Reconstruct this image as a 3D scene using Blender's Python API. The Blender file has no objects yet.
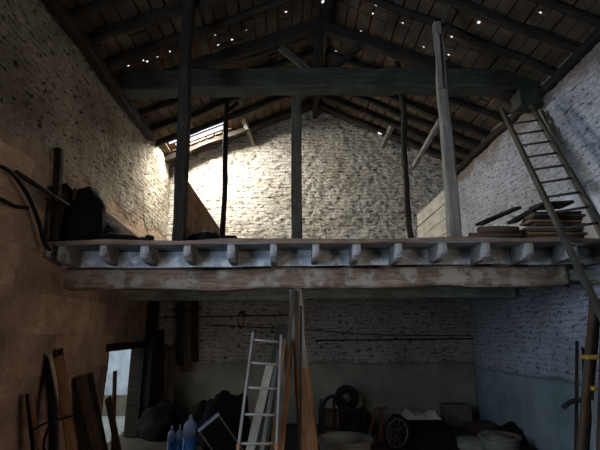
import bpy, bmesh, math, random
from mathutils import Vector, Matrix, noise
random.seed(7)
R = math.radians
scn = bpy.context.scene
COL = scn.collection

# ------------------------------------------------------------------ survey
CAM = Vector((0, 0, 1.9)); PITCH = R(13.9); YAW = R(-1.54); F = 433.0
XL, XR, YB, YF = -2.87, 4.15, 10.0, -2.5
XC, ZR, SL = 0.64, 7.47, 0.44
DECK = 2.96
ROT = Matrix.Rotation(YAW, 3, 'Z') @ Matrix.Rotation(math.pi/2 + PITCH, 3, 'X')
def ray(px, py): return ROT @ Vector(((px-300)/F, (225-py)/F, -1.0))
def P(px, py, Y):                    # survey point on the vertical plane y = Y
    d = ray(px, py); return CAM + d*(Y/d.y)
def PXW(px, py, X):
    d = ray(px, py); return CAM + d*(X/d.x)
def zroof(x): return ZR - SL*abs(x-XC)
def PR(px, py):                      # survey point on the roof slope
    d = ray(px, py); best = None
    for s in (1, -1):
        # CAM.z + t dz = ZR - SL*s*(t dx - XC)
        t = (ZR - CAM.z + SL*s*XC)/(d.z + SL*s*d.x)
        p = CAM + d*t
        if (p.x-XC)*s >= 0: best = p
    return best

# ------------------------------------------------------------------ materials
def newmat(name):
    m = bpy.data.materials.new(name); m.use_nodes = True
    nt = m.node_tree; b = nt.nodes['Principled BSDF']
    return m, nt, b
def N(nt, t, **kw):
    n = nt.nodes.new(t)
    for k, v in kw.items():
        if k in n.inputs: n.inputs[k].default_value = v
        else: setattr(n, k, v)
    return n
def ramp(nt, src, stops):
    r = nt.nodes.new('ShaderNodeValToRGB'); e = r.color_ramp.elements
    while len(e) < len(stops): e.new(0.5)
    for i, (p, c) in enumerate(stops):
        e[i].position = p; e[i].color = (*c, 1) if len(c) == 3 else c
    nt.links.new(src, r.inputs[0]); return r
def mix(nt, a, b, f, blend='MIX'):
    m = nt.nodes.new('ShaderNodeMix'); m.data_type = 'RGBA'; m.blend_type = blend
    for s, v in ((m.inputs[0], f), (m.inputs[6], a), (m.inputs[7], b)):
        if hasattr(v, 'links') or hasattr(v, 'is_linked'): nt.links.new(v, s)
        elif isinstance(v, (int, float)): s.default_value = v
        else: s.default_value = (*v, 1)
    return m.outputs[2]
def maths(nt, op, a, b=0.0, clamp=False):
    m = nt.nodes.new('ShaderNodeMath'); m.operation = op; m.use_clamp = clamp
    for s, v in ((m.inputs[0], a), (m.inputs[1], b)):
        if isinstance(v, (int, float)): s.default_value = v
        else: nt.links.new(v, s)
    return m.outputs[0]
def coords(nt, scale=(1, 1, 1)):
    tc = nt.nodes.new('ShaderNodeTexCoord'); mp = nt.nodes.new('ShaderNodeMapping')
    mp.inputs['Scale'].default_value = scale
    nt.links.new(tc.outputs['Object'], mp.inputs['Vector']); return mp.outputs[0]
def noise_n(nt, vec, scale, detail=4, rough=.6, dist=0.0):
    n = N(nt, 'ShaderNodeTexNoise', Scale=scale, Detail=detail, Roughness=rough, Distortion=dist)
    nt.links.new(vec, n.inputs['Vector']); return n.outputs['Fac']
def bump(nt, b, h, strength=.5, dist=.02):
    n = N(nt, 'ShaderNodeBump', Strength=strength, Distance=dist)
    nt.links.new(h, n.inputs['Height']); nt.links.new(n.outputs[0], b.inputs['Normal'])

def wood(name, c0, c1, c2, rough=.85, stretch=10, patch=None):
    m, nt, b = newmat(name)
    v = coords(nt, (1, stretch, stretch)); v2 = coords(nt, (1, 1, 1))
    g = noise_n(nt, v, 2.2, 6, .65, .6); bl = noise_n(nt, v2, 2.6, 4, .6)
    c = ramp(nt, g, [(.28, c0), (.52, c1), (.75, c2)]).outputs[0]
    sh = ramp(nt, bl, [(.3, (.45, .42, .40)), (.65, (1, 1, 1))]).outputs[0]
    c = mix(nt, c, sh, .8, 'MULTIPLY')
    if patch:
        pm = ramp(nt, noise_n(nt, v2, 4.0, 5, .65), [(.50, (0, 0, 0)), (.60, (1, 1, 1))]).outputs[0]
        c = mix(nt, c, patch, pm)
    nt.links.new(c, b.inputs['Base Color']); b.inputs['Roughness'].default_value = rough
    b.inputs['Specular IOR Level'].default_value = .2; bump(nt, b, g, .8, .015); return m

def wallmat(name, axis, base, stone, pit_col, zlo, zhi, low, pl, top=None, dado=None, ztop=9, blocks=False):
    """whitewashed rubble above zhi, smooth render between, dado at the foot"""
    m, nt, b = newmat(name)
    tc = nt.nodes.new('ShaderNodeTexCoord'); sp = nt.nodes.new('ShaderNodeSeparateXYZ')
    nt.links.new(tc.outputs['Object'], sp.inputs[0])
    cb = nt.nodes.new('ShaderNodeCombineXYZ')
    nt.links.new(sp.outputs[axis], cb.inputs[0]); nt.links.new(sp.outputs[2], cb.inputs[1])
    uv = cb.outputs[0]
    # warp
    wn = N(nt, 'ShaderNodeTexNoise', Scale=3.0, Detail=3.0); nt.links.new(uv, wn.inputs['Vector'])
    vm = nt.nodes.new('ShaderNodeVectorMath'); vm.operation = 'MULTIPLY_ADD'
    nt.links.new(wn.outputs['Color'], vm.inputs[0]); vm.inputs[1].default_value = (.22, .11, 0)
    nt.links.new(uv, vm.inputs[2]); wuv = vm.outputs[0]
    br = N(nt, 'ShaderNodeTexBrick', Scale=1.0)
    br.inputs['Mortar Size'].default_value = .011; br.inputs['Mortar Smooth'].default_value = .6
    br.inputs['Brick Width'].default_value = .25; br.inputs['Row Height'].default_value = .085
    br.inputs['Color1'].default_value = (.75, .75, .75, 1); br.inputs['Color2'].default_value = (1, 1, 1, 1)
    br.inputs['Mortar'].default_value = (.35, .35, .35, 1)
    nt.links.new(wuv, br.inputs['Vector'])
    mp = nt.nodes.new('ShaderNodeMapping'); mp.inputs['Scale'].default_value = (1, 2.0, 1)
    nt.links.new(wuv, mp.inputs['Vector'])
    n1 = noise_n(nt, mp.outputs[0], 7.5, 6, .72); n2 = noise_n(nt, uv, 1.1, 5, .6)
    n3 = noise_n(nt, mp.outputs[0], 20, 3, .6)
    # rubble colour
    c = mix(nt, base, stone, ramp(nt, n2, [(.35, (1, 1, 1)), (.65, (0, 0, 0))]).outputs[0])
    c = mix(nt, c, br.outputs['Color'], .45, 'MULTIPLY')
    pit = ramp(nt, n1, [(.39, (1, 1, 1)), (.455, (0, 0, 0))]).outputs[0]
    pit2 = ramp(nt, n3, [(.34, (1, 1, 1)), (.42, (0, 0, 0))]).outputs[0]
    c = mix(nt, c, pit_col, pit); c = mix(nt, c, pit_col, maths(nt, 'MULTIPLY', pit2, .6))  # darker colour mixed into the pits
    # smooth render zone by height
    z = sp.outputs[2]
    zz = maths(nt, 'ADD', z, maths(nt, 'MULTIPLY', maths(nt, 'SUBTRACT', n2, .5), 1.6))
    up = maths(nt, 'SMOOTH_MIN', 1.0, maths(nt, 'MULTIPLY', maths(nt, 'SUBTRACT', zz, zhi), 5.0), True)
    up = maths(nt, 'MULTIPLY', maths(nt, 'SUBTRACT', zz, zhi), 5.0, True)
    dn = maths(nt, 'MULTIPLY', maths(nt, 'SUBTRACT', zlo, z), 6.0, True)
    sm = maths(nt, 'MULTIPLY', maths(nt, 'SUBTRACT', 1.0, up), maths(nt, 'SUBTRACT', 1.0, dn))
    plc = mix(nt, pl, stone, ramp(nt, n2, [(.40, (.5, .5, .5)), (.60, (0, 0, 0))]).outputs[0])
    plc = mix(nt, plc, pit_col, maths(nt, 'MULTIPLY', pit2, .35))
    c = mix(nt, c, plc, sm)
    if blocks:
        bk = N(nt, 'ShaderNodeTexBrick', Scale=1.0); bk.inputs['Brick Width'].default_value = .95; bk.inputs['Row Height'].default_value = .48
        bk.inputs['Mortar Size'].default_value = .008; bk.inputs['Mortar Smooth'].default_value = .8
        bk.inputs['Color1'].default_value = (.62, .60, .58, 1); bk.inputs['Color2'].default_value = (1.15, 1.08, 1.02, 1); bk.inputs['Mortar'].default_value = (.66, .62, .58, 1)
        nt.links.new(wuv, bk.inputs['Vector'])
        st = ramp(nt, noise_n(nt, uv, 2.3, 6, .7), [(.32, (.42, .38, .34)), (.62, (1.1, 1.05, 1.0))]).outputs[0]
        tint = mix(nt, bk.outputs['Color'], st, .75, 'MULTIPLY')
        c = mix(nt, c, mix(nt, (1, 1, 1), tint, sm), 1.0, 'MULTIPLY')
    if low:
        c = mix(nt, c, low, maths(nt, 'MULTIPLY', dn, .6))
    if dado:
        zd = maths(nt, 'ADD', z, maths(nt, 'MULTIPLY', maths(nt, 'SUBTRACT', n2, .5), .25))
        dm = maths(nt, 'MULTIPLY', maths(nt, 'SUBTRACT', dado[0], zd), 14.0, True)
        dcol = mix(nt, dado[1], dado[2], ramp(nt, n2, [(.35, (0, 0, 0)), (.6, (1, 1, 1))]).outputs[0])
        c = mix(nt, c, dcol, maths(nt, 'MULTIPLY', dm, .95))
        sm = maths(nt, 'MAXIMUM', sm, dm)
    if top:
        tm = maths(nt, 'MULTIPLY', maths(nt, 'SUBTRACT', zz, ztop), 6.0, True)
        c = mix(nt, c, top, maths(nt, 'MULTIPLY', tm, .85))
    nt.links.new(c, b.inputs['Base Color']); b.inputs['Roughness'].default_value = .95
    b.inputs['Specular IOR Level'].default_value = .1
    h = maths(nt, 'ADD', n1, maths(nt, 'MULTIPLY', n3, .35))
    sb = nt.nodes.new('ShaderNodeSeparateColor'); nt.links.new(br.outputs['Color'], sb.inputs[0])
    h = maths(nt, 'ADD', h, maths(nt, 'MULTIPLY', sb.outputs[0], .35))
    h = maths(nt, 'MULTIPLY', h, maths(nt, 'SUBTRACT', 1.0, maths(nt, 'MULTIPLY', sm, .85)))
    bump(nt, b, h, 1.0, .09); return m

def plain(name, col, rough=.6, metal=0.0, var=.35, scale=6):
    m, nt, b = newmat(name)
    n = noise_n(nt, coords(nt), scale, 5, .65)
    c = ramp(nt, n, [(.3, tuple(x*(1-var) for x in col)), (.7, col)]).outputs[0]
    nt.links.new(c, b.inputs['Base Color']); b.inputs['Roughness'].default_value = rough
    b.inputs['Metallic'].default_value = metal; b.inputs['Specular IOR Level'].default_value = .5 if rough < .65 else .12; bump(nt, b, n, .25, .01); return m

M = {}
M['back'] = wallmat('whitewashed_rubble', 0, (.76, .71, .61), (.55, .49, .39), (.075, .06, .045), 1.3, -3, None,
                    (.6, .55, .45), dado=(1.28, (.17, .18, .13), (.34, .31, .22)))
M['left'] = wallmat('left_wall_rubble', 1, (.56, .50, .38), (.30, .25, .18), (.045, .035, .026), -1, 3.85, None,
                    (.58, .44, .335), blocks=True)
M['right'] = wallmat('right_wall_limewash', 1, (.66, .68, .72), (.50, .50, .52), (.13, .13, .15), 3.0, 3.75, None,
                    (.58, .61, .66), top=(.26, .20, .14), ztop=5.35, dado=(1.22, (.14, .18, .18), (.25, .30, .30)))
M['floor'] = plain('packed_earth', (.10, .08, .06), .95)
M['roofboard'] = wood('roof_boards', (.045, .030, .018), (.085, .060, .036), (.15, .108, .066), .9, 1)
M['tile'] = plain('clay_roof_tiles', (.20, .09, .045), .9)
M['rafter'] = wood('dark_rafter_wood', (.013, .010, .007), (.028, .021, .015), (.055, .043, .030))
M['tie'] = wood('grey_green_tie_beam', (.026, .028, .020), (.048, .051, .037), (.09, .092, .068))
M['dark'] = wood('dark_post_wood', (.014, .011, .008), (.028, .022, .015), (.055, .044, .03))
M['grey'] = wood('weathered_grey_wood', (.13, .115, .09), (.23, .205, .165), (.36, .32, .26))
M['cpost'] = wood('centre_post_wood', (.045, .042, .030), (.085, .078, .055), (.14, .128, .095))
M['beam'] = wood('main_beam_wood', (.13, .085, .055), (.27, .20, .14), (.46, .37, .27), patch=(.38, .32, .25))
M['rear'] = wood('rear_beam_wood', (.17, .19, .14), (.30, .34, .25), (.44, .48, .37))
M['joist'] = wood('limewashed_joist', (.12, .115, .10), (.22, .21, .185), (.34, .33, .29), patch=(.38, .38, .36))
M['deck'] = wood('limewashed_deck', (.18, .20, .21), (.30, .33, .34), (.42, .46, .48))
M['infill'] = wood('blue_grey_limewash', (.30, .35, .37), (.46, .52, .54), (.62, .67, .68), patch=(.70, .73, .73))
M['edge'] = wood('rusty_edge_board', (.14, .09, .06), (.24, .17, .12), (.34, .26, .19))
M['pale'] = wood('pale_board', (.34, .29, .21), (.50, .44, .33), (.62, .56, .44))
M['brown'] = wood('warm_brown_plank', (.15, .075, .035), (.27, .145, .07), (.38, .22, .115))
M['dbrown'] = wood('dark_brown_plank', (.05, .032, .02), (.10, .065, .04), (.16, .11, .07))
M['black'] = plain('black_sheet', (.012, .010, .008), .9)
M['alu'] = plain('dull_aluminium', (.34, .34, .32), .55, .35, .3)
M['rust'] = plain('rusty_iron', (.16, .075, .035), .8, .3)
M['orange'] = plain('orange_clip', (.45, .16, .06), .6)
M['iron'] = plain('dark_iron', (.03, .03, .03), .7, .4)
M['cable'] = plain('black_cable', (.012, .012, .011), .7)
M['blue'] = plain('blue_paint', (.05, .22, .55), .45, 0, .2)
M['bluegrey'] = plain('blue_grey_paint_and_edge_light', (.42, .50, .66), .5, 0, .2)  # paint of cylinder shoulders, also light painted on the crate's top edge
M['red'] = plain('red_paint', (.13, .016, .014), .6)
M['rubber'] = plain('rubber', (.02, .02, .02), .8)
M['zinc'] = plain('zinc', (.20, .20, .17), .6, .3)
M['cloth'] = plain('off_white_cloth', (.62, .56, .50), .9, 0, .2)
M['card'] = plain('old_board', (.17, .15, .11), .9)
M['tub'] = plain('dusty_enamel', (.26, .25, .19), .7)
M['yellow'] = plain('yellow_tape', (.45, .28, .03), .6)
M['out'] = plain('outdoor_render', (.68, .76, .84), .9, 0, .5, 2.5)
M['grass'] = plain('outdoor_ground', (.36, .37, .34), .9)

# ------------------------------------------------------------------ builders
def tag(o, label=None, cat=None, group=None, kind=None):
    if label: o['label'] = label
    if cat: o['category'] = cat
    if group: o['group'] = group
    if kind: o['kind'] = kind
    return o
def finish(name, bm, mats, parent=None, mw=None, smooth=False):
    me = bpy.data.meshes.new(name); bmesh.ops.recalc_face_normals(bm, faces=bm.faces)
    bm.to_mesh(me); bm.free()
    for m in (mats if isinstance(mats, (list, tuple)) else [mats]): me.materials.append(m)
    if smooth:
        for p in me.polygons: p.use_smooth = True
    o = bpy.data.objects.new(name, me); COL.objects.link(o)
    mw = mw or Matrix.Identity(4)
    if parent is not None:
        o.parent = parent; o.matrix_basis = wm(parent).inverted() @ mw
    else: o.matrix_basis = mw
    return o
def wm(o):
    m = o.matrix_basis.copy() if o.parent is None else wm(o.parent) @ o.matrix_basis
    return m
def empty(name, loc, label=None, cat=None, group=None):
    o = bpy.data.objects.new(name, None); COL.objects.link(o); o.location = loc
    o.matrix_basis = Matrix.Translation(loc); o.empty_display_size = .1
    return tag(o, label, cat, group)
def frame(p0, p1, up=None, roll=0):
    x = (p1-p0).normalized()
    u = up or (Vector((0, 0, 1)) if abs(x.z) < .8 else Vector((0, -1, 0)))
    y = u.cross(x).normalized(); z = x.cross(y)
    m = Matrix((x, y, z)).transposed().to_4x4()
    return Matrix.Translation(p0) @ m @ Matrix.Rotation(roll, 4, 'X')
def bar_bm(L, w, h, jit=.0, rnd=False, taper=1.0, bend=0.0, w1=None, seed=None, ch=.12):
    bm = bmesh.new(); n = max(1, int(L/.22)) if (jit or bend) else 1
    if rnd: prof = [(.5*math.cos(a*math.pi/5), .5*math.sin(a*math.pi/5)) for a in range(10)]
    else:
        c = ch; prof = [(.5, .5-c), (.5-c, .5), (-.5+c, .5), (-.5, .5-c), (-.5, -.5+c), (-.5+c, -.5), (.5-c, -.5), (.5, -.5+c)]
    s = seed if seed is not None else random.random()*100; rings = []
    for i in range(n+1):
        t = i/n; k = 1+(taper-1)*t
        oy = jit*noise.noise(Vector((t*L*1.3, s, 0))); oz = jit*noise.noise(Vector((t*L*1.3, s, 9))) + bend*math.sin(math.pi*t)
        rings.append([bm.verts.new((t*L, a*w*k*(1+.0) + oy + jit*.35*noise.noise(Vector((t*L*3, a*3+s, b*3))),
                                    b*h*k + oz + jit*.35*noise.noise(Vector((t*L*3, b*3, a*3+s))))) for a, b in prof])
    m = len(prof)
    for i in range(n):
        for j in range(m):
            bm.faces.new((rings[i][j], rings[i][(j+1) % m], rings[i+1][(j+1) % m], rings[i+1][j]))
    bm.faces.new(rings[0][::-1]); bm.faces.new(rings[-1]); return bm
def bar(name, p0, p1, w, h, mat, parent=None, up=None, roll=0, **kw):
    return finish(name, bar_bm((p1-p0).length, w, h, **kw), mat, parent, frame(p0, p1, up, roll), smooth=kw.get('rnd', False))
def box_bm(sx, sy, sz, bev=.01, center=False):
    bm = bmesh.new(); bmesh.ops.create_cube(bm, size=1)
    for v in bm.verts: v.co = Vector((v.co.x*sx, v.co.y*sy, v.co.z*sz + (0 if center else sz/2)))
    if bev: bmesh.ops.bevel(bm, geom=bm.edges[:], offset=bev, segments=1, affect='EDGES')
    return bm
def box(name, loc, s, mat, parent=None, rot=(0, 0, 0), bev=.008, center=False):
    from mathutils import Euler
    return finish(name, box_bm(*s, bev=bev, center=center), mat, parent, Matrix.Translation(loc) @ Euler(rot).to_matrix().to_4x4())
def tube_bm(pts, r, seg=8):
    bm = bmesh.new(); rings = []; n = len(pts)
    for i, p in enumerate(pts):
        t = (pts[min(i+1, n-1)]-pts[max(i-1, 0)]).normalized()
        u = Vector((0, 0, 1)) if abs(t.z) < .9 else Vector((0, 1, 0))
        a = t.cross(u).normalized(); b = t.cross(a)
        rings.append([bm.verts.new(p + (a*math.cos(k*2*math.pi/seg) + b*math.sin(k*2*math.pi/seg))*r) for k in range(seg)])
    for i in range(n-1):
        for j in range(seg):
            bm.faces.new((rings[i][j], rings[i][(j+1) % seg], rings[i+1][(j+1) % seg], rings[i+1][j]))
    bm.faces.new(rings[0][::-1]); bm.faces.new(rings[-1]); return bm
def spline(pts, n=8):
    out = []; q = [pts[0]]+list(pts)+[pts[-1]]
    for i in range(1, len(q)-2):
        a, b, c, d = q[i-1:i+3]
        for k in range(n):
            t = k/n; out.append(.5*((2*b)+(c-a)*t+(2*a-5*b+4*c-d)*t*t+(3*b-a-3*c+d)*t**3))
    out.append(pts[-1]); return out
def tube(name, pts, r, mat, parent=None, seg=8, n=8):
    base = pts[0].copy()
    return finish(name, tube_bm([p-base for p in spline(pts, n)], r, seg), mat, parent, Matrix.Translation(base), True)
def lathe_bm(prof, seg=28):
    bm = bmesh.new(); rings = []
    for r, z in prof: rings.append([bm.verts.new((r*math.cos(k*2*math.pi/seg), r*math.sin(k*2*math.pi/seg), z)) for k in range(seg)])
    for i in range(len(prof)-1):
        for j in range(seg): bm.faces.new((rings[i][j], rings[i][(j+1) % seg], rings[i+1][(j+1) % seg], rings[i+1][j]))
    bm.faces.new(rings[0][::-1]); bm.faces.new(rings[-1]); return bm
def lathe(name, prof, loc, mat, parent=None, rot=None, seg=28):
    mw = Matrix.Translation(loc)
    if rot is not None: mw = mw @ rot
    return finish(name, lathe_bm(prof, seg), mat, parent, mw, True)
def torus_bm(Rr, r, a0=0, a1=2*math.pi, seg=32, s2=8):
    full = abs(a1-a0-2*math.pi) < 1e-4; bm = bmesh.new(); rings = []
    for i in range(seg + (0 if full else 1)):
        a = a0+(a1-a0)*i/seg
        rings.append([bm.verts.new(((Rr+r*math.cos(b))*math.cos(a), r*math.sin(b), (Rr+r*math.cos(b))*math.sin(a))) for b in [k*2*math.pi/s2 for k in range(s2)]])
    for i in range(seg):
        A, B = rings[i], rings[(i+1) % len(rings)]
        for j in range(s2): bm.faces.new((A[j], A[(j+1) % s2], B[(j+1) % s2], B[j]))
    if not full: bm.faces.new(rings[0][::-1]); bm.faces.new(rings[-1])
    return bm
def lump(name, loc, s, mat, parent=None, amp=.25, freq=2.5, seed=0, flat=True, rz=0):
    bm = bmesh.new(); bmesh.ops.create_icosphere(bm, subdivisions=4, radius=1)
    for v in bm.verts:
        d = 1+amp*noise.fractal(v.co*freq*.6+Vector((seed, 0, 0)), 1.0, 2.0, 4)
        c = v.co*d
        if flat: c.z = max(c.z, -.45)+.45
        v.co = Vector((c.x*s[0], c.y*s[1], c.z*s[2]))
    return finish(name, bm, mat, parent, Matrix.Translation(loc) @ Matrix.Rotation(rz, 4, 'Z'), True)

# ------------------------------------------------------------------ the shell
def wall(name, fn, ulen, step, topf, nrm, mat, holes=(), amp=.03, smoothz=None, thick=.35, z0=0.0, u0=0.0):
    """fn(u, z) -> point; relief pushed along nrm"""
    bm = bmesh.new(); nu = int(ulen/step); H = max(topf(u0+ulen*i/nu) for i in range(nu+1)) - z0; nv = int(H/step)
    g = []
    for i in range(nu+1):
        u = u0+ulen*i/nu; t = topf(u); col = []
        for j in range(nv+1):
            z = z0+(t-z0)*j/nv; p = fn(u, z)
            q = Vector((u, z*1.9, 3.3 if nrm.x else 7.7))
            k = 1.0 if smoothz is None else (min(1, max(.2, (z-smoothz(u))*3)))
            d = amp*k*(.5*noise.noise(q*5) + .8*noise.noise(q*11)+.5*noise.noise(q*21)) + .035*noise.noise(q*.8)
            col.append(bm.verts.new(p+nrm*d))
        g.append(col)
    for i in range(nu):
        uc = u0+ulen*(i+.5)/nu
        for j in range(nv):
            zc = z0+(topf(uc)-z0)*(j+.5)/nv
            if any(a < uc < b and c < zc < d for a, b, c, d in holes): continue
            bm.faces.new((g[i][j], g[i+1][j], g[i+1][j+1], g[i][j+1]))
    for v in [v for v in bm.verts if not v.link_faces]: bm.verts.remove(v)
    me = bpy.data.meshes.new(name); bm.normal_update()
    if bm.faces: 
        bm.faces.ensure_lookup_table()
        if bm.faces[0].normal.dot(nrm) < 0: bmesh.ops.reverse_faces(bm, faces=bm.faces[:])
    bm.to_mesh(me); bm.free(); me.materials.append(mat)
    for p in me.polygons: p.use_smooth = True
    o = bpy.data.objects.new(name, me); COL.objects.link(o)
    s = o.modifiers.new('thickness', 'SOLIDIFY'); s.thickness = thick; s.offset = -1
    return tag(o, kind='structure')

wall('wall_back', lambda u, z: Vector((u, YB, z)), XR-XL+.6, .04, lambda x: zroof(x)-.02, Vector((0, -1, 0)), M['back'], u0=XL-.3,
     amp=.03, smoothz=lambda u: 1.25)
DOOR = (7.3, 8.95, 0, 1.62)          # low side door in the left wall
WIN = (.3, 2.6, 1.5, 4.9)             # hay opening behind the photographer
wall('wall_left', lambda u, z: Vector((XL, u, z)), YB-YF, .05, lambda u: zroof(XL)-.02, Vector((1, 0, 0)), M['left'], u0=YF,
     thick=.15, holes=[DOOR, WIN], amp=.032, smoothz=lambda u: 4.0)
GATE = (.0, 2.6, 0, 2.3)
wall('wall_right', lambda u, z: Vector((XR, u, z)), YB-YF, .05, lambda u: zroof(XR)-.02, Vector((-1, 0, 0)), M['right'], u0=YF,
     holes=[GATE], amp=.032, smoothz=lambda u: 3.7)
wall('wall_front', lambda u, z: Vector((u, YF, z)), XR-XL+.6, .15, lambda x: zroof(x)-.02, Vector((0, 1, 0)), M['left'], u0=XL-.3)

bm = bmesh.new()
nx, ny = 60, 90
g = [[bm.verts.new((XL-.4+(XR-XL+.8)*i/nx, YF-.4+(YB-YF+.8)*j/ny, .02*noise.noise(Vector((i*.4, j*.4, 0)))-.02)) for j in range(ny+1)] for i in range(nx+1)]
for i in range(nx):
    for j in range(ny): bm.faces.new((g[i][j], g[i+1][j], g[i+1][j+1], g[i][j+1]))
tag(finish('floor', bm, M['floor']), kind='structure')

# roof: boards along the barn laid over the rafters, clay tiles above, daylight through real holes
HOLES = [(50,10),(74,42),(85,38),(137,21),(121,27),(155,15),(173,10),(128,67),(143,62),(157,58),(170,53),(212,27),(215,36),(218,46),
         (232,41),(246,31),(244,18),(286,13),(287,1),(325,19),(323,3),(373,15),(376,6),(361,32),(372,42),(479,24),(485,47),(502,52),
         (531,60),(452,38),(449,56),(541,14),(452,97),(486,100),(467,127),(138,112),(142,118),(276,57),(349,119),(357,122),(362,124),
         (147,63), (190,66), (336,52), (393,10), (424,48), (403,24)]
BIG = {(502,52): 1.6, (137,21): 1.4, (479,24): 1.5, (85,38): 1.4, (232,41): 1.3, (323,3): 1.3}
holes = []
for h in HOLES:
    p = PR(*h); k = BIG.get(h, 1.0)*(.45+.25*random.random())
    holes.append((p.x, p.y, .026*k, .034*k))
p = PR(380, 134); holes.append((p.x, p.y, .045, .06))
sa, sb = PR(170, 146), PR(226, 122)
SY = (sa.y+sb.y)/2; SX0, SX1 = sa.x, sb.x
slots = [(SX0, SX1, SY-.26, SY+.02), (SX0+.1, SX1-.05, SY+.09, SY+.26)]
print('slot', SX0, SX1, SY)
bm = bmesh.new()
for side in (-1, 1):
    xs = XL-.5 if side < 0 else XC
    xe = XC if side < 0 else XR+.5
    # tile layer
    cutx = {xs, xe}; cuty = {YF-.5, YB+.4}; rects = []
    for hx, hy, a, b_ in holes:
        if xs < hx < xe: rects.append((hx-a, hx+a, hy-b_, hy+b_))
    if side < 0: rects += slots
    for r in rects: cutx |= {r[0], r[1]}; cuty |= {r[2], r[3]}
    cx, cy = sorted(cutx), sorted(cuty)
    V = {}
    def vt(x, y):
        if (x, y) not in V: V[(x, y)] = bm.verts.new((x, y, zroof(x)+.03))
        return V[(x, y)]
    for i in range(len(cx)-1):
        for j in range(len(cy)-1):
            mx, my = (cx[i]+cx[i+1])/2, (cy[j]+cy[j+1])/2
            if any(r[0] < mx < r[1] and r[2] < my < r[3] for r in rects): continue
            f = bm.faces.new((vt(cx[i], cy[j]), vt(cx[i+1], cy[j]), vt(cx[i+1], cy[j+1]), vt(cx[i], cy[j+1]))); f.material_index = 1
    # boards, broken at random joints and round the holes
    x = xs
    while x < xe-.03:
        w = random.uniform(.13, .21); gap = random.uniform(.012, .05); x2 = min(x+w, xe-.005)
        spans = []; y = YF
        while y < YB+.1:
            L = random.uniform(.7, 2.4); spans.append((y, min(y+L, YB+.1))); y += L+random.choice((.01, .02, .05))
        for (a0, a1, b0, b1) in [(hx-a-.02, hx+a+.02, hy-3.2*b_, hy+1.4*b_) for hx, hy, a, b_ in holes]+[(s[0], s[1], s[2]-.08, s[3]+.02) for s in slots if side < 0]:
            if a1 < x or a0 > x2: continue
            ns = []
            for s in spans:
                if s[1] <= b0 or s[0] >= b1: ns.append(s)
                else:
                    if s[0] < b0: ns.append((s[0], b0))
                    if s[1] > b1: ns.append((b1, s[1]))
            spans = ns
        dz = random.uniform(-.012, 0)
        for a, b_ in spans:
            if b_-a < .05: continue
            vs = []
            for zz in (-.022+dz, 0+dz*.2):
                for xx, yy in ((x, a), (x2, a), (x2, b_), (x, b_)):
                    vs.append(bm.verts.new((xx, yy, zroof(xx)+zz)))
            for q in ((0, 3, 2, 1), (4, 5, 6, 7), (0, 1, 5, 4), (1, 2, 6, 5), (2, 3, 7, 6), (3, 0, 4, 7)):
                bm.faces.new([vs[k] for k in q])
        x += w+gap
me = bpy.data.meshes.new('ceiling'); bm.to_mesh(me); bm.free(); me.materials.append(M['roofboard']); me.materials.append(M['tile'])
o = bpy.data.objects.new('ceiling', me); COL.objects.link(o); tag(o, kind='structure')

# rafters ------------------------------------------------------------
RY = [3.55, 4.15, 4.78, 5.3, 5.85, 6.85, 7.45, 8.12, 8.62, 9.12, 9.62]
ordn = ['nearest the photographer', 'second from the front', 'third from the front', 'fourth from the front', 'just before the big truss',
        'first behind the big truss', 'second behind the big truss', 'third behind the big truss', 'fourth behind the big truss', 'second from the gable wall', 'last before the gable wall']
for i, y in enumerate(RY):
    for side, nm in ((-1, 'left'), (1, 'right')):
        if side < 0 and i in (8, 9): y = {8: SY-.42, 9: SY+.42}[i]
        else: y = RY[i]
        xe = XL-.1 if side < 0 else XR+.1
        y1 = y+random.uniform(-.04, .04); y2 = y+random.uniform(-.05, .05)
        off = .105
        p0 = Vector((xe, y1, zroof(xe)-off)); p1 = Vector((XC+side*.0, y2, ZR-off-.01))
        o = bar('rafter', p0, p1, .11, .13, M['rafter'], jit=.05, rnd=(i % 2 == 0))
        tag(o, f'rough dark rafter on the {nm} roof slope, {ordn[i]}', 'rafter', 'rafters under the roof boards')
tag(bar('ridge_beam', Vector((XC, YF, ZR-.22)), Vector((XC, YB+.1, ZR-.22)), .13, .2, M['rafter'], jit=.03),
    'dark ridge beam along the peak of the roof, carried by the king post', 'beam')
tag(bar('wall_plate', Vector((XL+.10, 2.5, zroof(XL)-.26)), Vector((XL+.10, 8.0, zroof(XL)-.26)), .15, .17, M['rafter'], jit=.05),
    'dark timber wall plate along the top of the left wall under the rafter ends', 'beam')
tag(bar('wall_plate', Vector((XR-.02, 2.5, zroof(XR)-.2)), Vector((XR-.02, YB, zroof(XR)-.2)), .16, .14, M['rafter'], jit=.05),
    'dark timber wall plate along the top of the right wall under the rafter ends', 'beam')

# the truss ------------------------------------------------------------
TY = 6.45
tr = empty('roof_truss', (XC, TY, 5.6), 'big grey-green roof truss with a huge tie beam spanning from wall to wall', 'truss')
zb0 = P(110, 86, TY).z; zb1 = P(530, 84, TY).z
a = Vector((XL-.15, TY, zb0)); b = Vector((XR+.15, TY, zb1))
bar('tie_beam', a, b, .34, .34, M['tie'], tr, jit=.04, ch=.06, bend=.06)
kp = P(318, 76, TY)
bar('king_post', kp, Vector((kp.x+.02, TY, ZR-.3)), .15, .15, M['rafter'], tr)
for s in (-1, 1):
    xe = XL+.1 if s < 0 else XR-.1
    bar('principal_rafter', Vector((xe, TY, zroof(xe)-.24)), Vector((kp.x, TY, ZR-.40)), .17, .19, M['rafter'], tr, jit=.03)
bar('strut', P(311, 73, TY), P(281, 48, TY), .10, .11, M['cpost'], tr)
bar('strut', P(327, 73, TY), P(359, 47, TY), .10, .11, M['rafter'], tr)
box('corbel_block', P(528, 101, TY-.05), (.42, .3, .3), M['tie'], tr, center=True)

# loft --------------------------------------------------------------
LY = 5.02
def zedge(x): return DECK + (x-0)*.012
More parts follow.
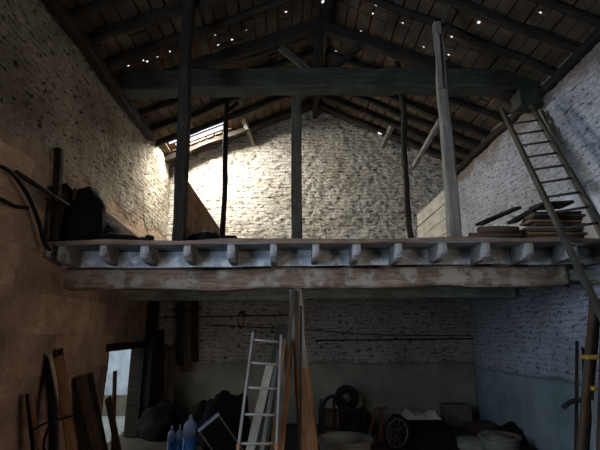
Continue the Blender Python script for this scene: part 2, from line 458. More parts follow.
# deck boards run across the barn: one floor, its planks a pattern of the mesh
bm = bmesh.new(); y = LY; k = 0
while y < YB-.02:
    w = min(random.uniform(.16, .24), YB-.01-y); dz = random.uniform(-.004, .004)
    n = 16; prev = None
    for i in range(n+1):
        x = XL+.03+(XR-XL-.06)*i/n; z = zedge(x)+dz
        ring = [bm.verts.new((x, y, z-.04)), bm.verts.new((x, y+w-.006, z-.04)), bm.verts.new((x, y+w-.006, z)), bm.verts.new((x, y, z))]
        if prev:
            for j in range(4): 
                f = bm.faces.new((prev[j], prev[(j+1) % 4], ring[(j+1) % 4], ring[j]))
        prev = ring
    y += w; k += 1
lf = finish('loft_floor', bm, M['deck']); tag(lf, 'pale limewashed plank floor of the hayloft resting on the row of joists', 'loft floor')
bm = bar_bm(XR-XL-.1, .03, .05, jit=.025)
finish('edge_board', bm, M['edge'], lf, frame(Vector((XL+.05, LY-.018, zedge(XL)-.018)), Vector((XR-.05, LY-.018, zedge(XR)-.018))))
JX = [62, 103, 145, 187, 231, 273, 316, 357, 399, 443, 487, 530, 574, 617]
jn = ['first from the left wall', 'second from the left wall', 'third from the left wall', 'fourth from the left wall', 'fifth from the left wall',
      'just left of the centre post', 'just right of the centre post', 'second right of the centre post', 'third right of the centre post',
      'fourth right of the centre post', 'fifth right of the centre post', 'sixth right of the centre post', 'behind the wooden ladder rungs', 'last before the right wall']
for i, jx in enumerate(JX):
    p = P(jx, 250, LY+.02); x = p.x; z = zedge(x)-.04
    hh = random.uniform(.19, .215); ww = random.uniform(.075, .1)
    # body with a rough curved nose
    L = YB-LY-.03; bm = bmesh.new()
    secs = [(0, .0), (.03, .25), (.08, .55), (.14, .8), (.22, 1.0)] + [(.6+.9*q, 1.0) for q in range(5)] + [(L, 1.0)]
    cut = .28 if i % 2 else .16; prev = None; sd = random.random()*50
    for (yy, f) in secs:
        hb = hh*(1-cut*(1-f)); ox = .012*noise.noise(Vector((yy*2, sd, 0)))
        ring = [bm.verts.new((ox-ww/2, yy, 0)), bm.verts.new((ox+ww/2, yy, 0)), bm.verts.new((ox+ww/2, yy, -hb+.012)), bm.verts.new((ox+ww/2-.012, yy, -hb)),
                bm.verts.new((ox-ww/2+.012, yy, -hb)), bm.verts.new((ox-ww/2, yy, -hb+.012))]
        if prev:
            for j in range(6): bm.faces.new((prev[j], prev[(j+1) % 6], ring[(j+1) % 6], ring[j]))
        else: bm.faces.new(ring)
        prev = ring
    bm.faces.new(prev)
    o = finish('floor_joist', bm, M['joist'], None, Matrix.Translation((x, LY+.02, z)))
    tag(o, f'pale floor joist under the loft edge, {jn[i]}', 'joist', 'joists under the loft floor')

bm = bar_bm(XR-XL-.08, .03, .20, jit=.015)
infill = finish('infill_board', bm, M['infill'], None, frame(Vector((XL+.04, LY+.44, zedge(XL)-.145)), Vector((XR-.04, LY+.44, zedge(XR)-.145))))
tag(infill, 'long blue-grey limewashed board closing the bays between the loft joists above the front beam', 'board')
def zu(x): return zedge(x)-.04-.205
MBY = 5.62
zt = zu(0)
mb = bar('main_beam', Vector((XL-.1, MBY+.12, zu(XL)-.135)), Vector((P(553, 272, MBY).x+.18, MBY+.1, zu(3.6)-.125)), .24, .26, M['beam'], jit=.04, ch=.1)
tag(mb, 'long scarred pale timber beam carrying the loft joists, resting on the centre post', 'beam')
rb = bar('rear_beam', Vector((XL-.1, 7.75, zu(XL)-.135)), Vector((P(515, 292, 7.65).x, 7.75, zu(XR)-.15)), .22, .24, M['rear'], jit=.035)
tag(rb, 'darker greenish timber beam crossing under the loft behind the pale front beam', 'beam')
tag(bar('main_beam_packing', P(548, 268, 5.55)+Vector((0,0,.0)), P(600, 263, 5.6), .16, .18, M['beam'], jit=.03) if False else
    bar('bearer_block', P(556, 275, 5.72), Vector((XR+.1, 5.78, P(556, 275, 5.72).z+.0)), .17, .16, M['rear'], jit=.02),
    'short timber bearer filling between the front beam end and the right wall', 'beam')

# posts in the loft
def post(name, p0, p1, w, mat, label, **kw):
    o = bar(name, p0, p1, w, w, mat, **kw); return tag(o, label, 'post')
def onfloor(px, Y, z=None):
    """point on the vertical plane y=Y with the given height, below pixel column px at the loft edge"""
    p = P(px, 240, Y); p.z = zedge(p.x) if z is None else z; return p
p0 = onfloor(178.5, 5.2); p1 = P(189, 0, 5.2); p1.z = zroof(p1.x)-.06
post('timber_post', p0, p1, .145, M['dark'], 'dark timber post on the left of the loft edge rising past the tie beam', jit=.03)
p0 = onfloor(455, 5.2); p1 = P(437, 24, 5.2)
ob = post('timber_post', p0, p1, .15, M['grey'], 'pale grey weathered post on the right of the loft edge, splintered at its top', jit=.025, taper=.72)
bar('splice_board', P(440.5, 88, 5.12), P(436.5, 34, 5.12), .07, .04, M['grey'], ob, roll=0)
q1 = PR(449, -6)
tag(bar('roof_prop', P(438.5, 36, 5.3), Vector((P(450, -6, 5.35).x, 5.35, zroof(P(450, -6, 5.35).x)-.05)), .07, .07, M['cpost']), 'thin grey prop continuing from the pale right post up to the roof', 'prop')
p0 = onfloor(297, TY); p1 = P(296.5, 98, TY-.05)
post('timber_post', p0, p1, .165, M['cpost'], 'square grey-green centre post standing on the loft under the tie beam', jit=.012)
p0 = onfloor(222.5, 7.9); p1 = P(227.5, 88, 7.9); p1.z = min(p1.z+.3, zroof(p1.x)-.1)
post('thin_post', p0, p1, .10, M['dark'], 'thin dark post near the lit gap in the roof, left of the centre post', jit=.03, rnd=True)
p0 = onfloor(411, 7.0); p1 = P(401, 92, 7.0); p1.z = zroof(p1.x)-.12
post('thin_post', p0, p1, .10, M['dark'], 'thin dark crooked post left of the pale right post on the loft', jit=.07, rnd=True)
tag(bar('brace', P(440, 121, 5.35), P(413, 168, 6.95), .065, .07, M['grey']), 'slim pale diagonal brace between the pale right post and the thin crooked post', 'brace')
tag(bar('brace', P(399, 110, 8.9), P(383, 146, 9.98), .11, .12, M['grey']), 'short pale diagonal brace from the gable wall up to the right roof slope', 'brace')
tag(bar('brace', P(240, 110, 9.0), P(254, 144, 9.98), .10, .12, M['grey']), 'short pale diagonal brace from the gable wall up to the left roof slope', 'brace')
tag(bar('brace', P(226, 113, 8.1), P(238, 103, 8.1), .07, .08, M['dark']), 'small dark brace from the thin left post up to a rafter', 'brace')

# plank partitions
def partition(xn, yn, yf, ztop, zbot, rows, mat, label, endp):
    e = empty('plank_partition', (xn, yn, zbot), label, 'partition'); h = (ztop-zbot)/rows
    for r in range(rows):
        z = zbot+h*(r+.5)
        bar('plank', Vector((xn+random.uniform(-.006, .006), yn, z)), Vector((xn+endp, yf+random.uniform(-.1, .05), z+random.uniform(-.01, .01))), .03, h-.012, mat, e, up=Vector((0, 0, 1)), ch=.05)
    for yy in (yn+.15, yf-.25):
        bar('stud', Vector((xn+(.05 if xn > 0 else -.05), yy, zbot)), Vector((xn+(.05 if xn > 0 else -.05), yy, ztop-.03)), .06, .06, mat, e)
    return e
xn = P(450, 183, 5.35); partition(xn.x, 5.3, 7.0, P(447, 183, 5.3).z, zedge(2), 4, M['pale'], 'pale low plank partition running back from the pale right post', .02)
xn = P(185, 177, 5.35); partition(xn.x, 5.3, 9.2, P(186, 177, 5.35).z, zedge(-1), 4, M['brown'], 'brown low plank partition running back from the dark left post', .0)

# loft clutter ---------------------------------------------------------
def board(p0, p1, w, t, mat, label, name='loose_board', cat='board', group=None, up=None, **kw):
    return tag(bar(name, p0, p1, w, t, mat, up=up, **kw), label, cat, group)
zd = zedge(3)
xw = P(500, 232, 5.9).x
g_ = 'boards stacked on the right of the loft'
names = ['bottom board', 'second board up', 'third board up', 'reddish fourth board up', 'pale fifth board up', 'sixth board up', 'seventh board up', 'dark eighth board up', 'brown ninth board up', 'top board']
for k in range(10):
    a = P(522+random.uniform(-4, 4)+(k > 4)*6, 232, 5.28+random.uniform(-.05, .05)); b = P(580+random.uniform(-5, 3), 232, 5.28)
    a.z = b.z = zd+.02+k*.039
    board(a, b, .26, .034, (M['dbrown'], M['dbrown'], M['brown'], M['dbrown'], M['edge'], M['dbrown'], M['brown'], M['dark'], M['dbrown'], M['dark'])[k], 'weathered '+names[k]+' of the stack behind the wooden ladder on the loft', 'stacked_board', group=g_)
for k, (xa, xb, nm) in enumerate(((470, 521, 'lower'), (480, 519, 'upper'))):
    tag(bar('round_log', Vector((P(xa, 235, 5.2).x, 5.2+.03*k, zd+.055+k*.085)), Vector((P(xb, 235, 5.2).x, 5.2+.03*k, zd+.055+k*.08)), .12-.02*k, .1, M['dbrown'], jit=.03, rnd=True), nm+' brown log on the loft edge left of the board stack', 'log')
for (x0, y0, x1, y1, lb) in ((485, 222, 517, 208, 'left one of the two dark slanting boards by the right wall of the loft'), (516, 220, 542, 205, 'right one of the two dark slanting boards by the right wall of the loft')):
    a = P(x0, y0, 5.4); b = P(x1, y1, 5.75); d = b-a
    board(a-d*.15, b, .04, .13, M['dark'], lb, up=Vector((0, 1, .3)))
tag(bar('roof_slab', P(535, 207, 5.33), P(566, 204, 5.33), .30, .05, M['dark'], jit=.03), 'dark warped slab laid across the top of the right board stack', 'slab')
# left side: tangle of dark boards and poles
zl = zedge(-2.5)
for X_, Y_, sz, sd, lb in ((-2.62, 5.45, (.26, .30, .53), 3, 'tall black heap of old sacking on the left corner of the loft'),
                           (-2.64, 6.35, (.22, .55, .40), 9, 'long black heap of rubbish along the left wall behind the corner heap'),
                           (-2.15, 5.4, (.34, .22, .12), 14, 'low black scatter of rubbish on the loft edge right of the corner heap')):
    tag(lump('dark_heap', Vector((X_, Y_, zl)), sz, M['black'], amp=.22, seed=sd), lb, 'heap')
tag(bar('upright_pole', Vector((XL+.16, PXW(59, 149, XL+.1).y+.06, zl)), PXW(59, 149, XL+.1), .085, .085, M['dark'], jit=.02), 'short dark upright pole standing against the left wall above the heap', 'pole')
tag(bar('long_pole', PXW(15, 172, XL+.08), PXW(68, 206, XL+.3), .05, .05, M['dark'], jit=.03, rnd=True), 'dark crooked pole jutting out over the left end of the loft', 'pole')
a = P(46, 196, 5.25); b = P(74, 190, 5.3)
board(a, b, .5, .035, M['dark'], 'dark board lying across the top of the black corner heap')
board(PXW(74, 194, XL+.2), PXW(140, 243, XL+.2), .03, .16, M['dbrown'], 'long brown board leaning down along the left wall of the loft')
board(P(84, 208, 5.3), P(114, 238, 5.7), .07, .05, M['dark'], 'dark batten lying below the long brown board on the left of the loft')
board(P(50, 240, 5.2), P(64, 192, 5.3), .16, .03, M['dbrown'], 'upright brown board end in front of the black corner heap')
st = lump('rubble_stone', Vector((P(147, 238, 5.45).x, 5.45, zedge(-1.7))), (.13, .12, .10), M['dark'], amp=.4, seed=20); tag(st, 'dark lump of rubble on the loft edge left of the dark post', 'stone')
st = lump('rubble_stone', Vector((P(161, 240, 5.5).x, 5.45, zedge(-1.5))), (.11, .09, .045), M['black'], amp=.4, seed=25); tag(st, 'small flat dark lump beside the foot of the dark left post', 'stone')
st = lump('dark_sack', Vector((P(205, 240, 5.55).x, 5.6, zedge(-1))), (.21, .2, .17), M['black'], amp=.2, seed=31); tag(st, 'rounded black sack on the loft edge right of the dark left post', 'sack')
bm = box_bm(.36, .3, .16, .02)
for v in bm.verts:
    if v.co.z > .1: v.co.x = v.co.x*.62-.05
st = finish('dark_bundle', bm, M['black'], None, Matrix.Translation((P(233, 240, 5.6).x, 5.62, zedge(-.5)))); tag(st, 'black slope-sided bundle on the loft edge at the foot of the thin left post', 'bundle')
e = Vector((P(383, 235, 9.0).x, 9.0, zedge(2)))
tag(box('old_crate', e, (.55, .35, .38), M['dark']), 'dark old crate on the loft by the gable wall, left of the crooked post', 'crate')
# hose hanging from the left wall
tag(tube('cable', [PXW(-25, 196, XL+.1), PXW(0, 199, XL+.1), PXW(14, 206, XL+.1), PXW(28, 208, XL+.1)], .02, M['cable']), 'short sagging black cable on the left wall below the curved hose', 'cable')
tag(tube('hose', [PXW(-22, 160, XL+.12), PXW(8, 170, XL+.12), PXW(27, 194, XL+.14), PXW(38, 220, XL+.13), PXW(44, 242, XL+.14), PXW(50, 250, XL+.16)], .022, M['cable']),
    'black hose hanging in a curve from the left wall down to the loft corner', 'hose')
# projecting limewashed stub under the corner of the loft
tag(bar('beam_stub', P(43, 250, 5.06), P(80, 262, 5.6), .12, .17, M['joist'], jit=.015), 'pale timber stub sticking out under the left corner of the loft', 'beam')

# supporting post below -------------------------------------------------
a = P(312, 497, 5.66); a.z = 0; b = P(295.5, 285, 5.72); b.z = zu(0)-.27
pe = empty('support_post', a, 'centre post under the loft beam, grey above and brown at its foot', 'post')
mid = a.lerp(b, .5); mid = a.lerp(b, (P(303, 368, 5.68).z)/b.z)
bar('post_upper', mid-Vector((0, 0, .02)), b, .17, .17, M['grey'], pe, jit=.02)
bar('post_foot', a, mid, .25, .22, M['brown'], pe, jit=.02, taper=.80)
# leaning planks by the post
def lean(px0, py0, Y0, px1, py1, Y1, w, t, mat, label, cat='plank', name='leaning_plank', **kw):
    """top pixel -> direction to foot pixel, run down to the ground"""
    a = P(px0, py0, Y0); b = P(px1, py1, Y1); d = b-a; k = (a.z-.01)/-d.z
    return tag(bar(name, a+d*k, a, w, t, mat, **kw), label, cat)
lean(294, 290, 5.6, 276, 450, 5.2, .055, .05, M['cpost'], 'long thin pole leaning against the front beam just left of the centre post', 'pole', 'leaning_pole')
lean(288, 340, 5.6, 277, 450, 5.25, .15, .04, M['brown'], 'brown plank leaning left of the foot of the centre post', roll=R(8))
lean(301, 306, 5.5, 300, 450, 5.3, .03, .03, M['dark'], 'thin dark stick leaning on the front of the centre post', 'stick', 'leaning_stick')

# aluminium ladder ------------------------------------------------------
def ladder(name, tl, tr_, bl, br, railw, raild, rungr, fr, mat, label, mats2=None, flat=False, fac=None):
    e = empty(name, (bl+br)/2, label, 'ladder')
    bar('rail', bl, tl, railw, raild, mat, e); bar('rail', br, tr_, railw, raild, mat, e)
    for f in fr:
        a = bl.lerp(tl, f); b = br.lerp(tr_, f)
        bar('rung', a, b, rungr, rungr, mat, e, rnd=not flat)
    return e
def ground(p, q):                # run the line p->q on to the floor
    d = q-p; return p+d*((p.z-.0)/-d.z)
tl, tr_ = P(253, 333, 5.35), P(281, 336, 5.42); bl, br = ground(tl, P(238, 450, 4.75)), ground(tr_, P(276, 450, 4.8))
frs = []
for yy in (348, 372, 398, 426):
    q = P(255, yy, 5.2)
L_ = (tl-bl).length
n = int(L_/.285)
al = ladder('aluminium_ladder', tl, tr_, bl, br, .028, .062, .03, [1-(.085+.285*k)/L_ for k in range(n)], M['alu'], 'dull aluminium ladder leaning left of the centre post')
for f in (.30, .42):
    for s0, s1 in ((bl, tl), (br, tr_)):
        box('clip', s0.lerp(s1, f)+Vector((0, -.03, 0)), (.04, .05, .05), M['orange'], al, center=True)
# second ladder section behind: boards
lean(270, 365, 5.9, 250, 450, 5.5, .10, .03, M['pale'], 'pale narrow board leaning behind the aluminium ladder')
lean(279, 350, 5.75, 262, 450, 5.4, .05, .04, M['grey'], 'thin grey batten leaning behind the right rail of the aluminium ladder', 'batten', 'leaning_batten')
lean(283, 324, 6.4, 270, 400, 6.2, .16, .03, M['tie'], 'greenish board leaning behind the top of the aluminium ladder')

# wooden ladder at right --------------------------------------------------
tl = P(502, 110, 6.15); tr_ = P(531, 106, 6.15)
bl = ground(tl, P(594, 300, 4.45)); br = ground(tr_, P(604, 248, 4.72))
w_ = (tr_-tl).length
br = bl + (tr_-tl)*1.12
L_ = (tl-bl).length; n = int(L_/.27)
wl = ladder('wooden_ladder', tl, tr_, bl, br, .055, .075, .032, [1-(.12+.27*k)/L_ for k in range(n)], M['cpost'],
            'long wooden ladder leaning up to the right end of the tie beam')
tp = PXW(541, 112, XR-.06); bp = PXW(607, 246, XR-.08)
d = bp-tp
tag(bar('long_pole', tp, ground(tp, bp), .06, .07, M['grey'], jit=.02), 'added long pole on the shadow line of the right wall behind the wooden ladder', 'pole')  # pole added where a shadow line runs beside the ladder

# cables on the gable wall -------------------------------------------------
YW = YB-.07
tag(tube('cable', [P(150, 318, YW), P(200, 317, YW), P(240, 316, YW), P(290, 315, YW)], .013, M['cable']), 'upper black cable strung across the lower gable wall left of the centre post', 'cable')
tag(tube('cable', [P(205, 325, YW), P(250, 327, YW), P(310, 330, YW), P(360, 334, YW), P(400, 335, YW), P(479, 336, YW)], .011, M['cable']), 'long black cable sagging across the lower gable wall to the right corner', 'cable')
tag(bar('iron_rod', P(316, 340.5, YW), P(481, 338.5, YW), .03, .03, M['cable']), 'straight dark rod fixed to the lower gable wall right of the centre post', 'rod')
c = finish('rope_coil', torus_bm(.17, .025), M['cable'], None, Matrix.Translation(P(241, 320, YW-.03)) @ Matrix.Scale(.4, 4, (1, 0, 0)), True)
tag(c, 'dark coil hanging from the upper cable on the lower gable wall', 'coil')
tag(tube('cable', [P(473, 282, YW), P(474, 310, YW), P(477, 340, YW), P(479, 352, YW)], .016, M['cable']), 'dark cable running down the right corner of the gable wall', 'cable')
for (a_, b_, lb) in (((282, 356), (286, 352), 'x'),): pass

# dark boards and door frame at the left back ---------------------------
fr = box('door_jamb', (XL+.12, DOOR[1]+.14, 0), (.16, .2, 2.6), M['dark']); tag(fr, 'tall dark timber jamb standing right of the bright side door', 'door jamb')
dp = P(188, 330, 9.75)
pn = empty('hanging_panel', dp, 'dark old boarded panel hanging on the gable wall left of the cables', 'panel')
for k, (x0, x1, y0, y1) in enumerate(((177, 184, 303, 365), (184, 191, 298, 372), (191, 199, 300, 362))):
    bar('panel_board', P((x0+x1)/2, y1, 9.85), P((x0+x1)/2, y0, 9.85), .15, .04, M['dark'] if k != 1 else M['dbrown'], pn)
bar('panel_rail', P(173, 310, 9.8), P(201, 309, 9.8), .06, .05, M['dark'], pn)
lean(158, 330, 9.7, 157, 430, 9.4, .26, .03, M['dark'], 'dark wide board leaning in the back left corner under the loft')
lean(172, 345, 9.7, 168, 430, 9.4, .16, .03, M['dbrown'], 'narrow dark board leaning beside the wide one in the back left corner')

# side door: outside world -----------------------------------------------
# frame of the low door
d1 = empty('door_1', (XL, (DOOR[0]+DOOR[1])/2, 0)); tag(d1, kind='structure')
yD0, yD1 = DOOR[0], DOOR[1]
box('lintel', (XL-.12, (yD0+yD1)/2, DOOR[3]-.02), (.3, yD1-yD0+.3, .12), M['dark'], d1)
#, (XL-.62, yD1+.02, 0.02), (.75, .05, 1.5), M['grey'], d1, rot=(0, 0, R(-12)))
gnd = finish('trim_1', box_bm(9, 16, .1, 0), M['grass'], None, Matrix.Translation((XL-.35-4.5, 6, -.12))); tag(gnd, kind='structure')
yw = empty('yard_wall', (XL-2.5, 11.3, 0), 'pale outdoor wall seen through the low side door', 'wall')
box('rendered_wall', (XL-2.5, 11.4, -.02), (4.2, .3, 3.4), M['out'], yw)
box('plinth', (XL-2.5, 11.2, -.02), (4.2, .12, .45), M['card'], yw)
box('jamb', (XL-.07, yD1+.0, 0), (.26, .10, DOOR[3]), M['dark'], d1)

# planks leaning on the left wall, lower left ------------------------------
def lw(px0, py0, o0, px1, py1, o1, w, t, mat, label, cat='plank', name='leaning_plank', roll=0, **kw):
    a = PXW(px0, py0, XL+o0); b = PXW(px1, py1, XL+o1); d = b-a
    return tag(bar(name, a+d*((a.z-.01)/-d.z), a, w, t, mat, up=Vector((1, 0, 0)), roll=roll, **kw), label, cat)
lw(58, 356, .10, 72, 450, .34, .22, .035, M['brown'], 'tall warm brown plank leaning on the left wall')
lw(50, 357, .07, 52, 450, .3, .09, .03, M['black'], 'narrow black board leaning just left of the tall brown plank', name='leaning_board', cat='board')
lw(60, 349, .09, 62, 368, .12, .10, .03, M['dark'], 'dark board end rising behind the tall brown plank', name='leaning_board', cat='board')
lw(50, 354, .10, 53, 369, .13, .06, .02, M['pale'], 'pale splinter of board beside the top of the tall brown plank', name='leaning_board', cat='board')
lw(81, 377, .10, 98, 450, .36, .26, .03, M['dbrown'], 'wide dark panel leaning on the left wall right of the tall brown plank', name='dark_sheet', cat='sheet')
lw(88, 375, .06, 103, 450, .28, .24, .03, M['dark'], 'second dark panel just behind the wide one, near the side door', name='dark_sheet', cat='sheet')
lw(30, 396, .12, 40, 450, .3, .17, .03, M['brown'], 'short pointed pale-tipped plank leaning low on the left wall', taper=.35)
lw(27, 394, .1, 33, 450, .22, .03, .03, M['black'], 'thin black stick at the left side of the pointed plank', name='leaning_stick', cat='stick')
lw(115, 371, .08, 113, 450, .16, .12, .03, M['brown'], 'reddish narrow board standing at the left edge of the side door', name='leaning_board', cat='board')
lw(108, 398, .10, 118, 450, .25, .18, .03, M['dbrown'], 'brown board leaning in front of the side door, beside the dark panels', name='leaning_board', cat='board')
tag(tube('rope', [PXW(31, 431, XL+.33), PXW(46, 423, XL+.36), PXW(60, 419, XL+.37), PXW(76, 415, XL+.40)], .012, M['cable']), 'dark rope strung across the leaning brown planks', 'rope')
tag(finish('rope_loop', torus_bm(.13, .017), M['cable'], None, Matrix.Translation(PXW(49, 440, XL+.40)) @ Matrix.Rotation(R(80), 4, 'Z') @ Matrix.Scale(.55, 4, (1, 0, 0)), True),
    'dark rope loop hanging between the leaning planks', 'rope')

# gas cylinders ------------------------------------------------------------
def cyl(px, Y, r, h, label, top, body):
    p = P(px, 430, Y); p.z = 0
    e = empty('gas_cylinder', p, label, 'gas cylinder', 'gas cylinders on the floor')
    lathe('body', [(r*.9, 0), (r, .02), (r, h*.62)], p, body, e)
    sh_ = lathe('shoulder', [(r, h*.62), (r*1.0, h*.8), (r*.85, h*.9), (r*.45, h*.97), (r*.3, h)], p, top, e)
    lathe('valve', [(r*.28, h), (r*.28, h+.03), (r*.2, h+.035), (r*.2, h+.06), (r*.05, h+.065)], p, top, sh_)
cyl(190.5, 7.1, .105, .62, 'tallest blue gas cylinder with a pale shoulder, beside the tipped crate', M['bluegrey'], M['blue'])
cyl(180, 7.4, .057, .43, 'slim blue gas cylinder between the tallest one and the leftmost one', M['bluegrey'], M['blue'])
cyl(172, 7.4, .06, .42, 'slim leftmost blue gas cylinder', M['bluegrey'], M['blue'])

# tipped dark crate whose rim paints blue light on the top edge
ct = P(222, 435, 6.9); ct.z = 0
e = empty('tipped_crate', (ct.x, 6.9, 0), 'dark tipped crate with blue light painted along its top edge, right of the gas cylinders', 'crate')
rot = Matrix.Translation((ct.x, 6.9, .365)) @ Matrix.Rotation(R(-38), 4, 'Y') @ Matrix.Rotation(R(12), 4, 'Z')
finish('crate_body', box_bm(.34, .4, .62, .015, True), M['black'], e, rot)
finish('rim', box_bm(.36, .42, .035, .005, True), M['bluegrey'], e, rot @ Matrix.Translation((0, 0, .325)))  # pale blue slab standing for blue light on the crate's top edge
for s in (-1, 1): finish('batten', box_bm(.02, .02, .62, .003, True), M['grey'], e, rot @ Matrix.Translation((s*.165, -.205, 0)))
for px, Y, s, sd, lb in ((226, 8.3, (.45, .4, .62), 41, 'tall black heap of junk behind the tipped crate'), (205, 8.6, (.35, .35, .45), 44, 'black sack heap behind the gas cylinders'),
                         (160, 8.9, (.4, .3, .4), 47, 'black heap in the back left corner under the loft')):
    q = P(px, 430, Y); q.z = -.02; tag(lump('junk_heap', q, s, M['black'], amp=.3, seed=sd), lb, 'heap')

# tub, rack, tyre, sack truck, wheel, cloth ---------------------------------
q = P(345, 445, 6.6); q.z = 0
tb = empty('tub', q, 'large round dusty metal tub on the floor right of the centre post', 'tub')
lathe('tub_wall', [(.28, 0), (.30, .02), (.37, .44), (.385, .45), (.37, .455), (.35, .44), (.29, .06), (.001, .05)], q, M['tub'], tb)
finish('rim', torus_bm(.378, .016), M['zinc'], tb, Matrix.Translation(q+Vector((0, 0, .452))) @ Matrix.Rotation(R(90), 4, 'X'), True)
for s in (-1, 1): finish('handle', torus_bm(.06, .012, 0, math.pi, 12), M['zinc'], tb, Matrix.Translation(q+Vector((s*.38, 0, .40))) @ Matrix.Rotation(R(90), 4, 'Z'), True)

YK = 8.7; q = P(344, 420, YK)
rk = empty('open_rack', (q.x, YK, 0), 'dark open wooden rack with slats standing right of the centre post', 'rack')
def zt_(py): return P(344, py, YK).z
for px, top in ((321, 399), (334, 398), (342, 408), (353, 409), (364, 400)):
    a = P(px, 410, YK); bar('upright', Vector((a.x, YK, 0)), Vector((a.x, YK, zt_(top))), .05, .05, M['dark'], rk)
for py in (410, 428, 440):
    a, b = P(319, py, YK), P(366, py, YK); bar('cross_rail', a, b, .04, .05, M['dark'], rk)
bar('panel', P(332, 438, YK+.03), P(332, 410, YK+.03), .27, .02, M['dbrown'], rk)
bar('diagonal', P(344, 426, YK), P(362, 411, YK), .03, .03, M['dark'], rk)
for s in (321, 364):
    a = P(s, 410, YK); bar('back_leg', Vector((a.x, YK+.35, 0)), Vector((a.x, YK+.35, zt_(410))), .05, .05, M['dark'], rk)
    bar('side_rail', Vector((a.x, YK, zt_(411))), Vector((a.x, YK+.35, zt_(411))), .04, .04, M['dark'], rk)
ty = empty('spare_tyre', P(347, 403, 9.4), 'round black tyre standing behind the open rack', 'tyre')
ty.matrix_basis = Matrix.Translation((P(347, 408, 9.4).x, 9.4, 0))
finish('tread', torus_bm(.17, .085, s2=10), M['rubber'], ty, Matrix.Translation((P(347, 408, 9.4).x, 9.4, .34+.255)), True)
ar = finish('wooden_hoop', torus_bm(.24, .035, R(10), R(178), 20), M['dark'], None, Matrix.Translation(P(335, 409, 9.0)), True); tag(ar, 'dark bent hoop rising behind the open rack, left of the tyre', 'hoop')
cr = box('junk_box', (P(345, 440, 9.3).x, 9.3, 0), (1.0, .5, .34), M['dark']); tag(cr, 'long dark box on the floor under the tyre', 'box')

q = P(380, 445, 7.9); xq = q.x
sk = empty('sack_truck', (xq, 7.9, 0), 'red two-wheeled hand truck with a T handle standing right of the tub', 'hand truck')
top = P(382, 408, 8.05)
bar('shaft', Vector((xq, 7.9, .12)), top, .05, .04, M['red'], sk)
bar('handle', top-Vector((.09, 0, 0)), top+Vector((.09, 0, 0)), .035, .035, M['rust'], sk, rnd=True)
for s in (-1, 1):
    bar('side_bar', Vector((xq+s*.22, 7.85, .1)), Vector((xq+s*.03, 8.0, .62)), .035, .035, M['red'], sk)
    finish('wheel', torus_bm(.09, .03, seg=20), M['rubber'], sk, Matrix.Translation((xq+s*.27, 7.95, .12)) @ Matrix.Rotation(R(90), 4, 'Z'), True)
bar('axle', Vector((xq-.27, 7.95, .12)), Vector((xq+.27, 7.95, .12)), .025, .025, M['rust'], sk, rnd=True)
box('toe_plate', (xq, 7.74, .01), (.42, .22, .02), M['red'], sk)

q = P(397, 432, 7.7)
wh = empty('spoked_wheel', (q.x, 7.7, 0), 'spoked wheel with a dark tyre leaning right of the red hand truck', 'wheel')
cw = Matrix.Translation((q.x, 7.7, .335)) @ Matrix.Rotation(R(25), 4, 'Z') @ Matrix.Rotation(R(-8), 4, 'X')
cw = Matrix.Translation((q.x, 7.7, q.z)) @ Matrix.Rotation(R(25), 4, 'Z')
rw = .27
cw.translation.z = rw+.02
finish('tyre', torus_bm(rw-.02, .026), M['rubber'], wh, cw, True); rimo = finish('rim', torus_bm(rw-.055, .014), M['zinc'], wh, cw, True)
for k in range(10):
    a = k*math.pi/5; finish('spoke', tube_bm([Vector((0, 0, 0)), Vector((math.cos(a)*(rw-.06), 0, math.sin(a)*(rw-.06)))], .005, 5), M['zinc'], rimo, cw)
finish('hub', lathe_bm([(.03, -.05), (.035, 0), (.03, .05)], 12), M['iron'], wh, cw @ Matrix.Rotation(R(90), 4, 'X'), True)

def hbox(px0, px1, pyt, Y, d, mat, label, name, cat, bevel=.02):
    a, b = P(px0, pyt, Y), P(px1, pyt, Y)
    return tag(box(name, ((a.x+b.x)/2, Y+d/2, 0), (b.x-a.x, d, max(.08, a.z)), mat, bev=bevel), label, cat)
bx = hbox(400, 446, 421, 8.4, .7, M['black'], 'low black chest on the floor carrying the crumpled white cloth', 'chest', 'chest')
a, b = P(406, 421, 8.6), P(441, 421, 8.6)
bm = bmesh.new(); nn = 40
zc_ = max(P(400, 421, 8.4).z, .08)
gg = []
for i in range(nn+1):
    row = []
    for j in range(nn+1):
        u, v = i/nn, j/nn
        e_ = min(1, 6*min(u, 1-u, v, 1-v))
        hgt = (.03+.10*abs(noise.noise(Vector((u*3.5+4, v*2.2, 1))))+ .10*math.exp(-((u-.12)/.12)**2) + .07*math.exp(-((u-.85)/.1)**2))*e_
        row.append(bm.verts.new(((u-.5)*(b.x-a.x), (v-.5)*.5, hgt+.004)))
    gg.append(row)
for i in range(nn):
    for j in range(nn): bm.faces.new((gg[i][j], gg[i+1][j], gg[i+1][j+1], gg[i][j+1]))
cl = finish('crumpled_cloth', bm, M['cloth'], None, Matrix.Translation(((a.x+b.x)/2, 8.75, zc_)), True)
sol = cl.modifiers.new('t', 'SOLIDIFY'); sol.thickness = .006
tag(cl, 'crumpled off-white cloth lying on the low black chest', 'cloth')
hbox(445, 472, 405, 9.5, .35, M['card'], 'dull square box against the gable wall near the right corner', 'square_box', 'box')
hbox(470, 528, 425, 9.1, .5, M['dbrown'], 'long dark red-brown box in the back right corner under the loft', 'long_box', 'box')
q = P(470, 438, 7.9)
cu = lump('cushion', Vector((q.x, 7.9, 0)), (.36, .28, max(.2, q.z)*.62), M['tub'], amp=.12, seed=61); tag(cu, 'dusty pale sack lying on the floor left of the round basket', 'sack')
q = P(500, 443, 7.6); q.z = 0
bk = empty('round_basket', q, 'pale round basket on the floor below the dark red-brown box', 'basket')
lathe('basket_body', [(.22, 0), (.27, .05), (.31, .22), (.32, .25), (.30, .255), (.27, .22), (.001, .1)], q, M['tub'], bk)
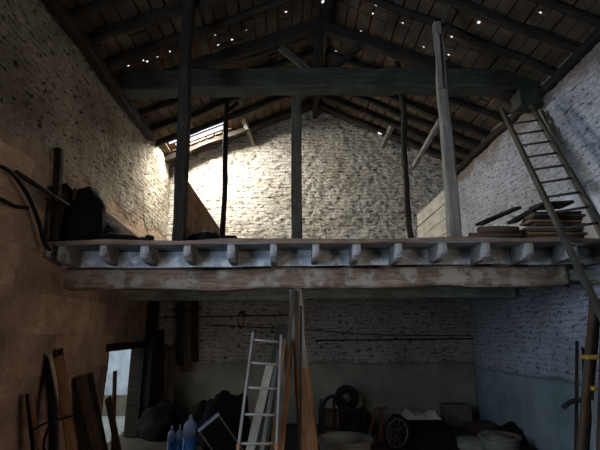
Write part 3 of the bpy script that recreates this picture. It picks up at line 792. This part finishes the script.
finish('rim', torus_bm(.315, .022), M['grey'], bk, Matrix.Translation(q+Vector((0, 0, .25))) @ Matrix.Rotation(R(90), 4, 'X'), True)
lump('contents', q+Vector((0, 0, .12)), (.24, .24, .14), M['card'], bk, amp=.25, seed=70)
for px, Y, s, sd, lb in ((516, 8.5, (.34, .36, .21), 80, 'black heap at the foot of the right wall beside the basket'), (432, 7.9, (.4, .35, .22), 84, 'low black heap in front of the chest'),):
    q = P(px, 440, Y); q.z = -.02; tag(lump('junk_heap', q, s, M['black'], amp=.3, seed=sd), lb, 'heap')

# bundle of poles at the right edge -----------------------------------------
def rp(px0, py0, px1, py1, Y0, Y1, r, mat, label, name='leaning_pole', cat='pole', **kw):
    a = P(px0, py0, Y0); b = P(px1, py1, Y1); d = b-a
    return tag(bar(name, a+d*((a.z-.01)/-d.z), a, r, r, mat, rnd=True, **kw), label, cat)
rp(593, 296, 579, 450, 5.05, 4.9, .075, M['dbrown'], 'thick brown pole leaning at the right edge, tallest of the bundle', jit=.03)
rp(577, 341, 576, 450, 5.2, 5.05, .035, M['dark'], 'thin dark pole at the left side of the bundle of poles')
rp(583, 348, 588, 450, 5.25, 5.0, .035, M['dark'], 'thin dark pole second from the left in the bundle of poles')
rp(599, 300, 586, 450, 5.2, 5.05, .06, M['dark'], 'dark pole leaning just behind the thick brown one')
rp(592, 400, 595, 450, 4.8, 4.7, .02, M['alu'], 'thin pale metal rod in front of the bundle of poles', 'metal_rod', 'rod')
rp(604, 330, 600, 450, 4.9, 4.85, .07, M['dbrown'], 'brown pole cut by the right edge of the picture')
tag(tube('iron_hook', [P(563, 408, 5.0), P(566, 405, 5.0), P(573, 401, 5.0), P(585, 400, 4.98), P(592, 397, 4.96)], .026, M['iron']), 'dark iron hook sticking out left from the bundle of poles', 'hook')
for px, py, lb in ((589, 357, 'upper yellow strap round the bundle of poles'), (591, 388, 'lower small yellow strap on the bundle of poles')):
    q = P(px, py, 4.98)
    tag(finish('yellow_strap', box_bm(.14 if py < 370 else .06, .13, .05, .01, True), M['yellow'], None, Matrix.Translation(q)), lb, 'strap')

# ------------------------------------------------------------------ light
w = bpy.data.worlds.new('sky'); scn.world = w; w.use_nodes = True
bg = w.node_tree.nodes['Background']; bg.inputs[0].default_value = (.80, .90, 1.0, 1); bg.inputs[1].default_value = 1.5
def area(name, loc, target, sx, sy, energy, col, spread=180):
    l = bpy.data.lights.new(name, 'AREA'); l.shape = 'RECTANGLE'; l.size = sx; l.size_y = sy; l.energy = energy; l.color = col
    l.spread = R(spread)
    o = bpy.data.objects.new(name, l); COL.objects.link(o); o.location = loc
    o.rotation_euler = (Vector(target)-Vector(loc)).to_track_quat('-Z', 'Y').to_euler(); return o
sl = Vector(((SX0+SX1)/2, SY, zroof((SX0+SX1)/2)+.16))
o = area('roof_gap_daylight', sl, sl+Vector((.4, 0, -1)), SX1-SX0, .56, 850, (1.0, .96, .89))
area('hay_opening_daylight', (XL-.15, (WIN[0]+WIN[1])/2, (WIN[2]+WIN[3])/2), (XR, 5.4, 4.6), 1.9, 3.1, 125, (.58, .74, 1.0), 130)
area('gateway_daylight', (XR+.1, 1.3, 1.1), (XL, 6.2, .6), 2.2, 2.0, 19, (1.0, .64, .44), 110)

cam = bpy.data.cameras.new('camera'); co = bpy.data.objects.new('camera', cam); COL.objects.link(co)
cam.sensor_width = 36; cam.lens = F*36/600; cam.clip_start = .05
co.location = CAM; co.rotation_euler = (math.pi/2+PITCH, 0, YAW); scn.camera = co
vs = scn.view_settings; vs.view_transform = 'Standard'; vs.look = 'None'; vs.exposure = 0; vs.gamma = 1; vs.use_curve_mapping = False
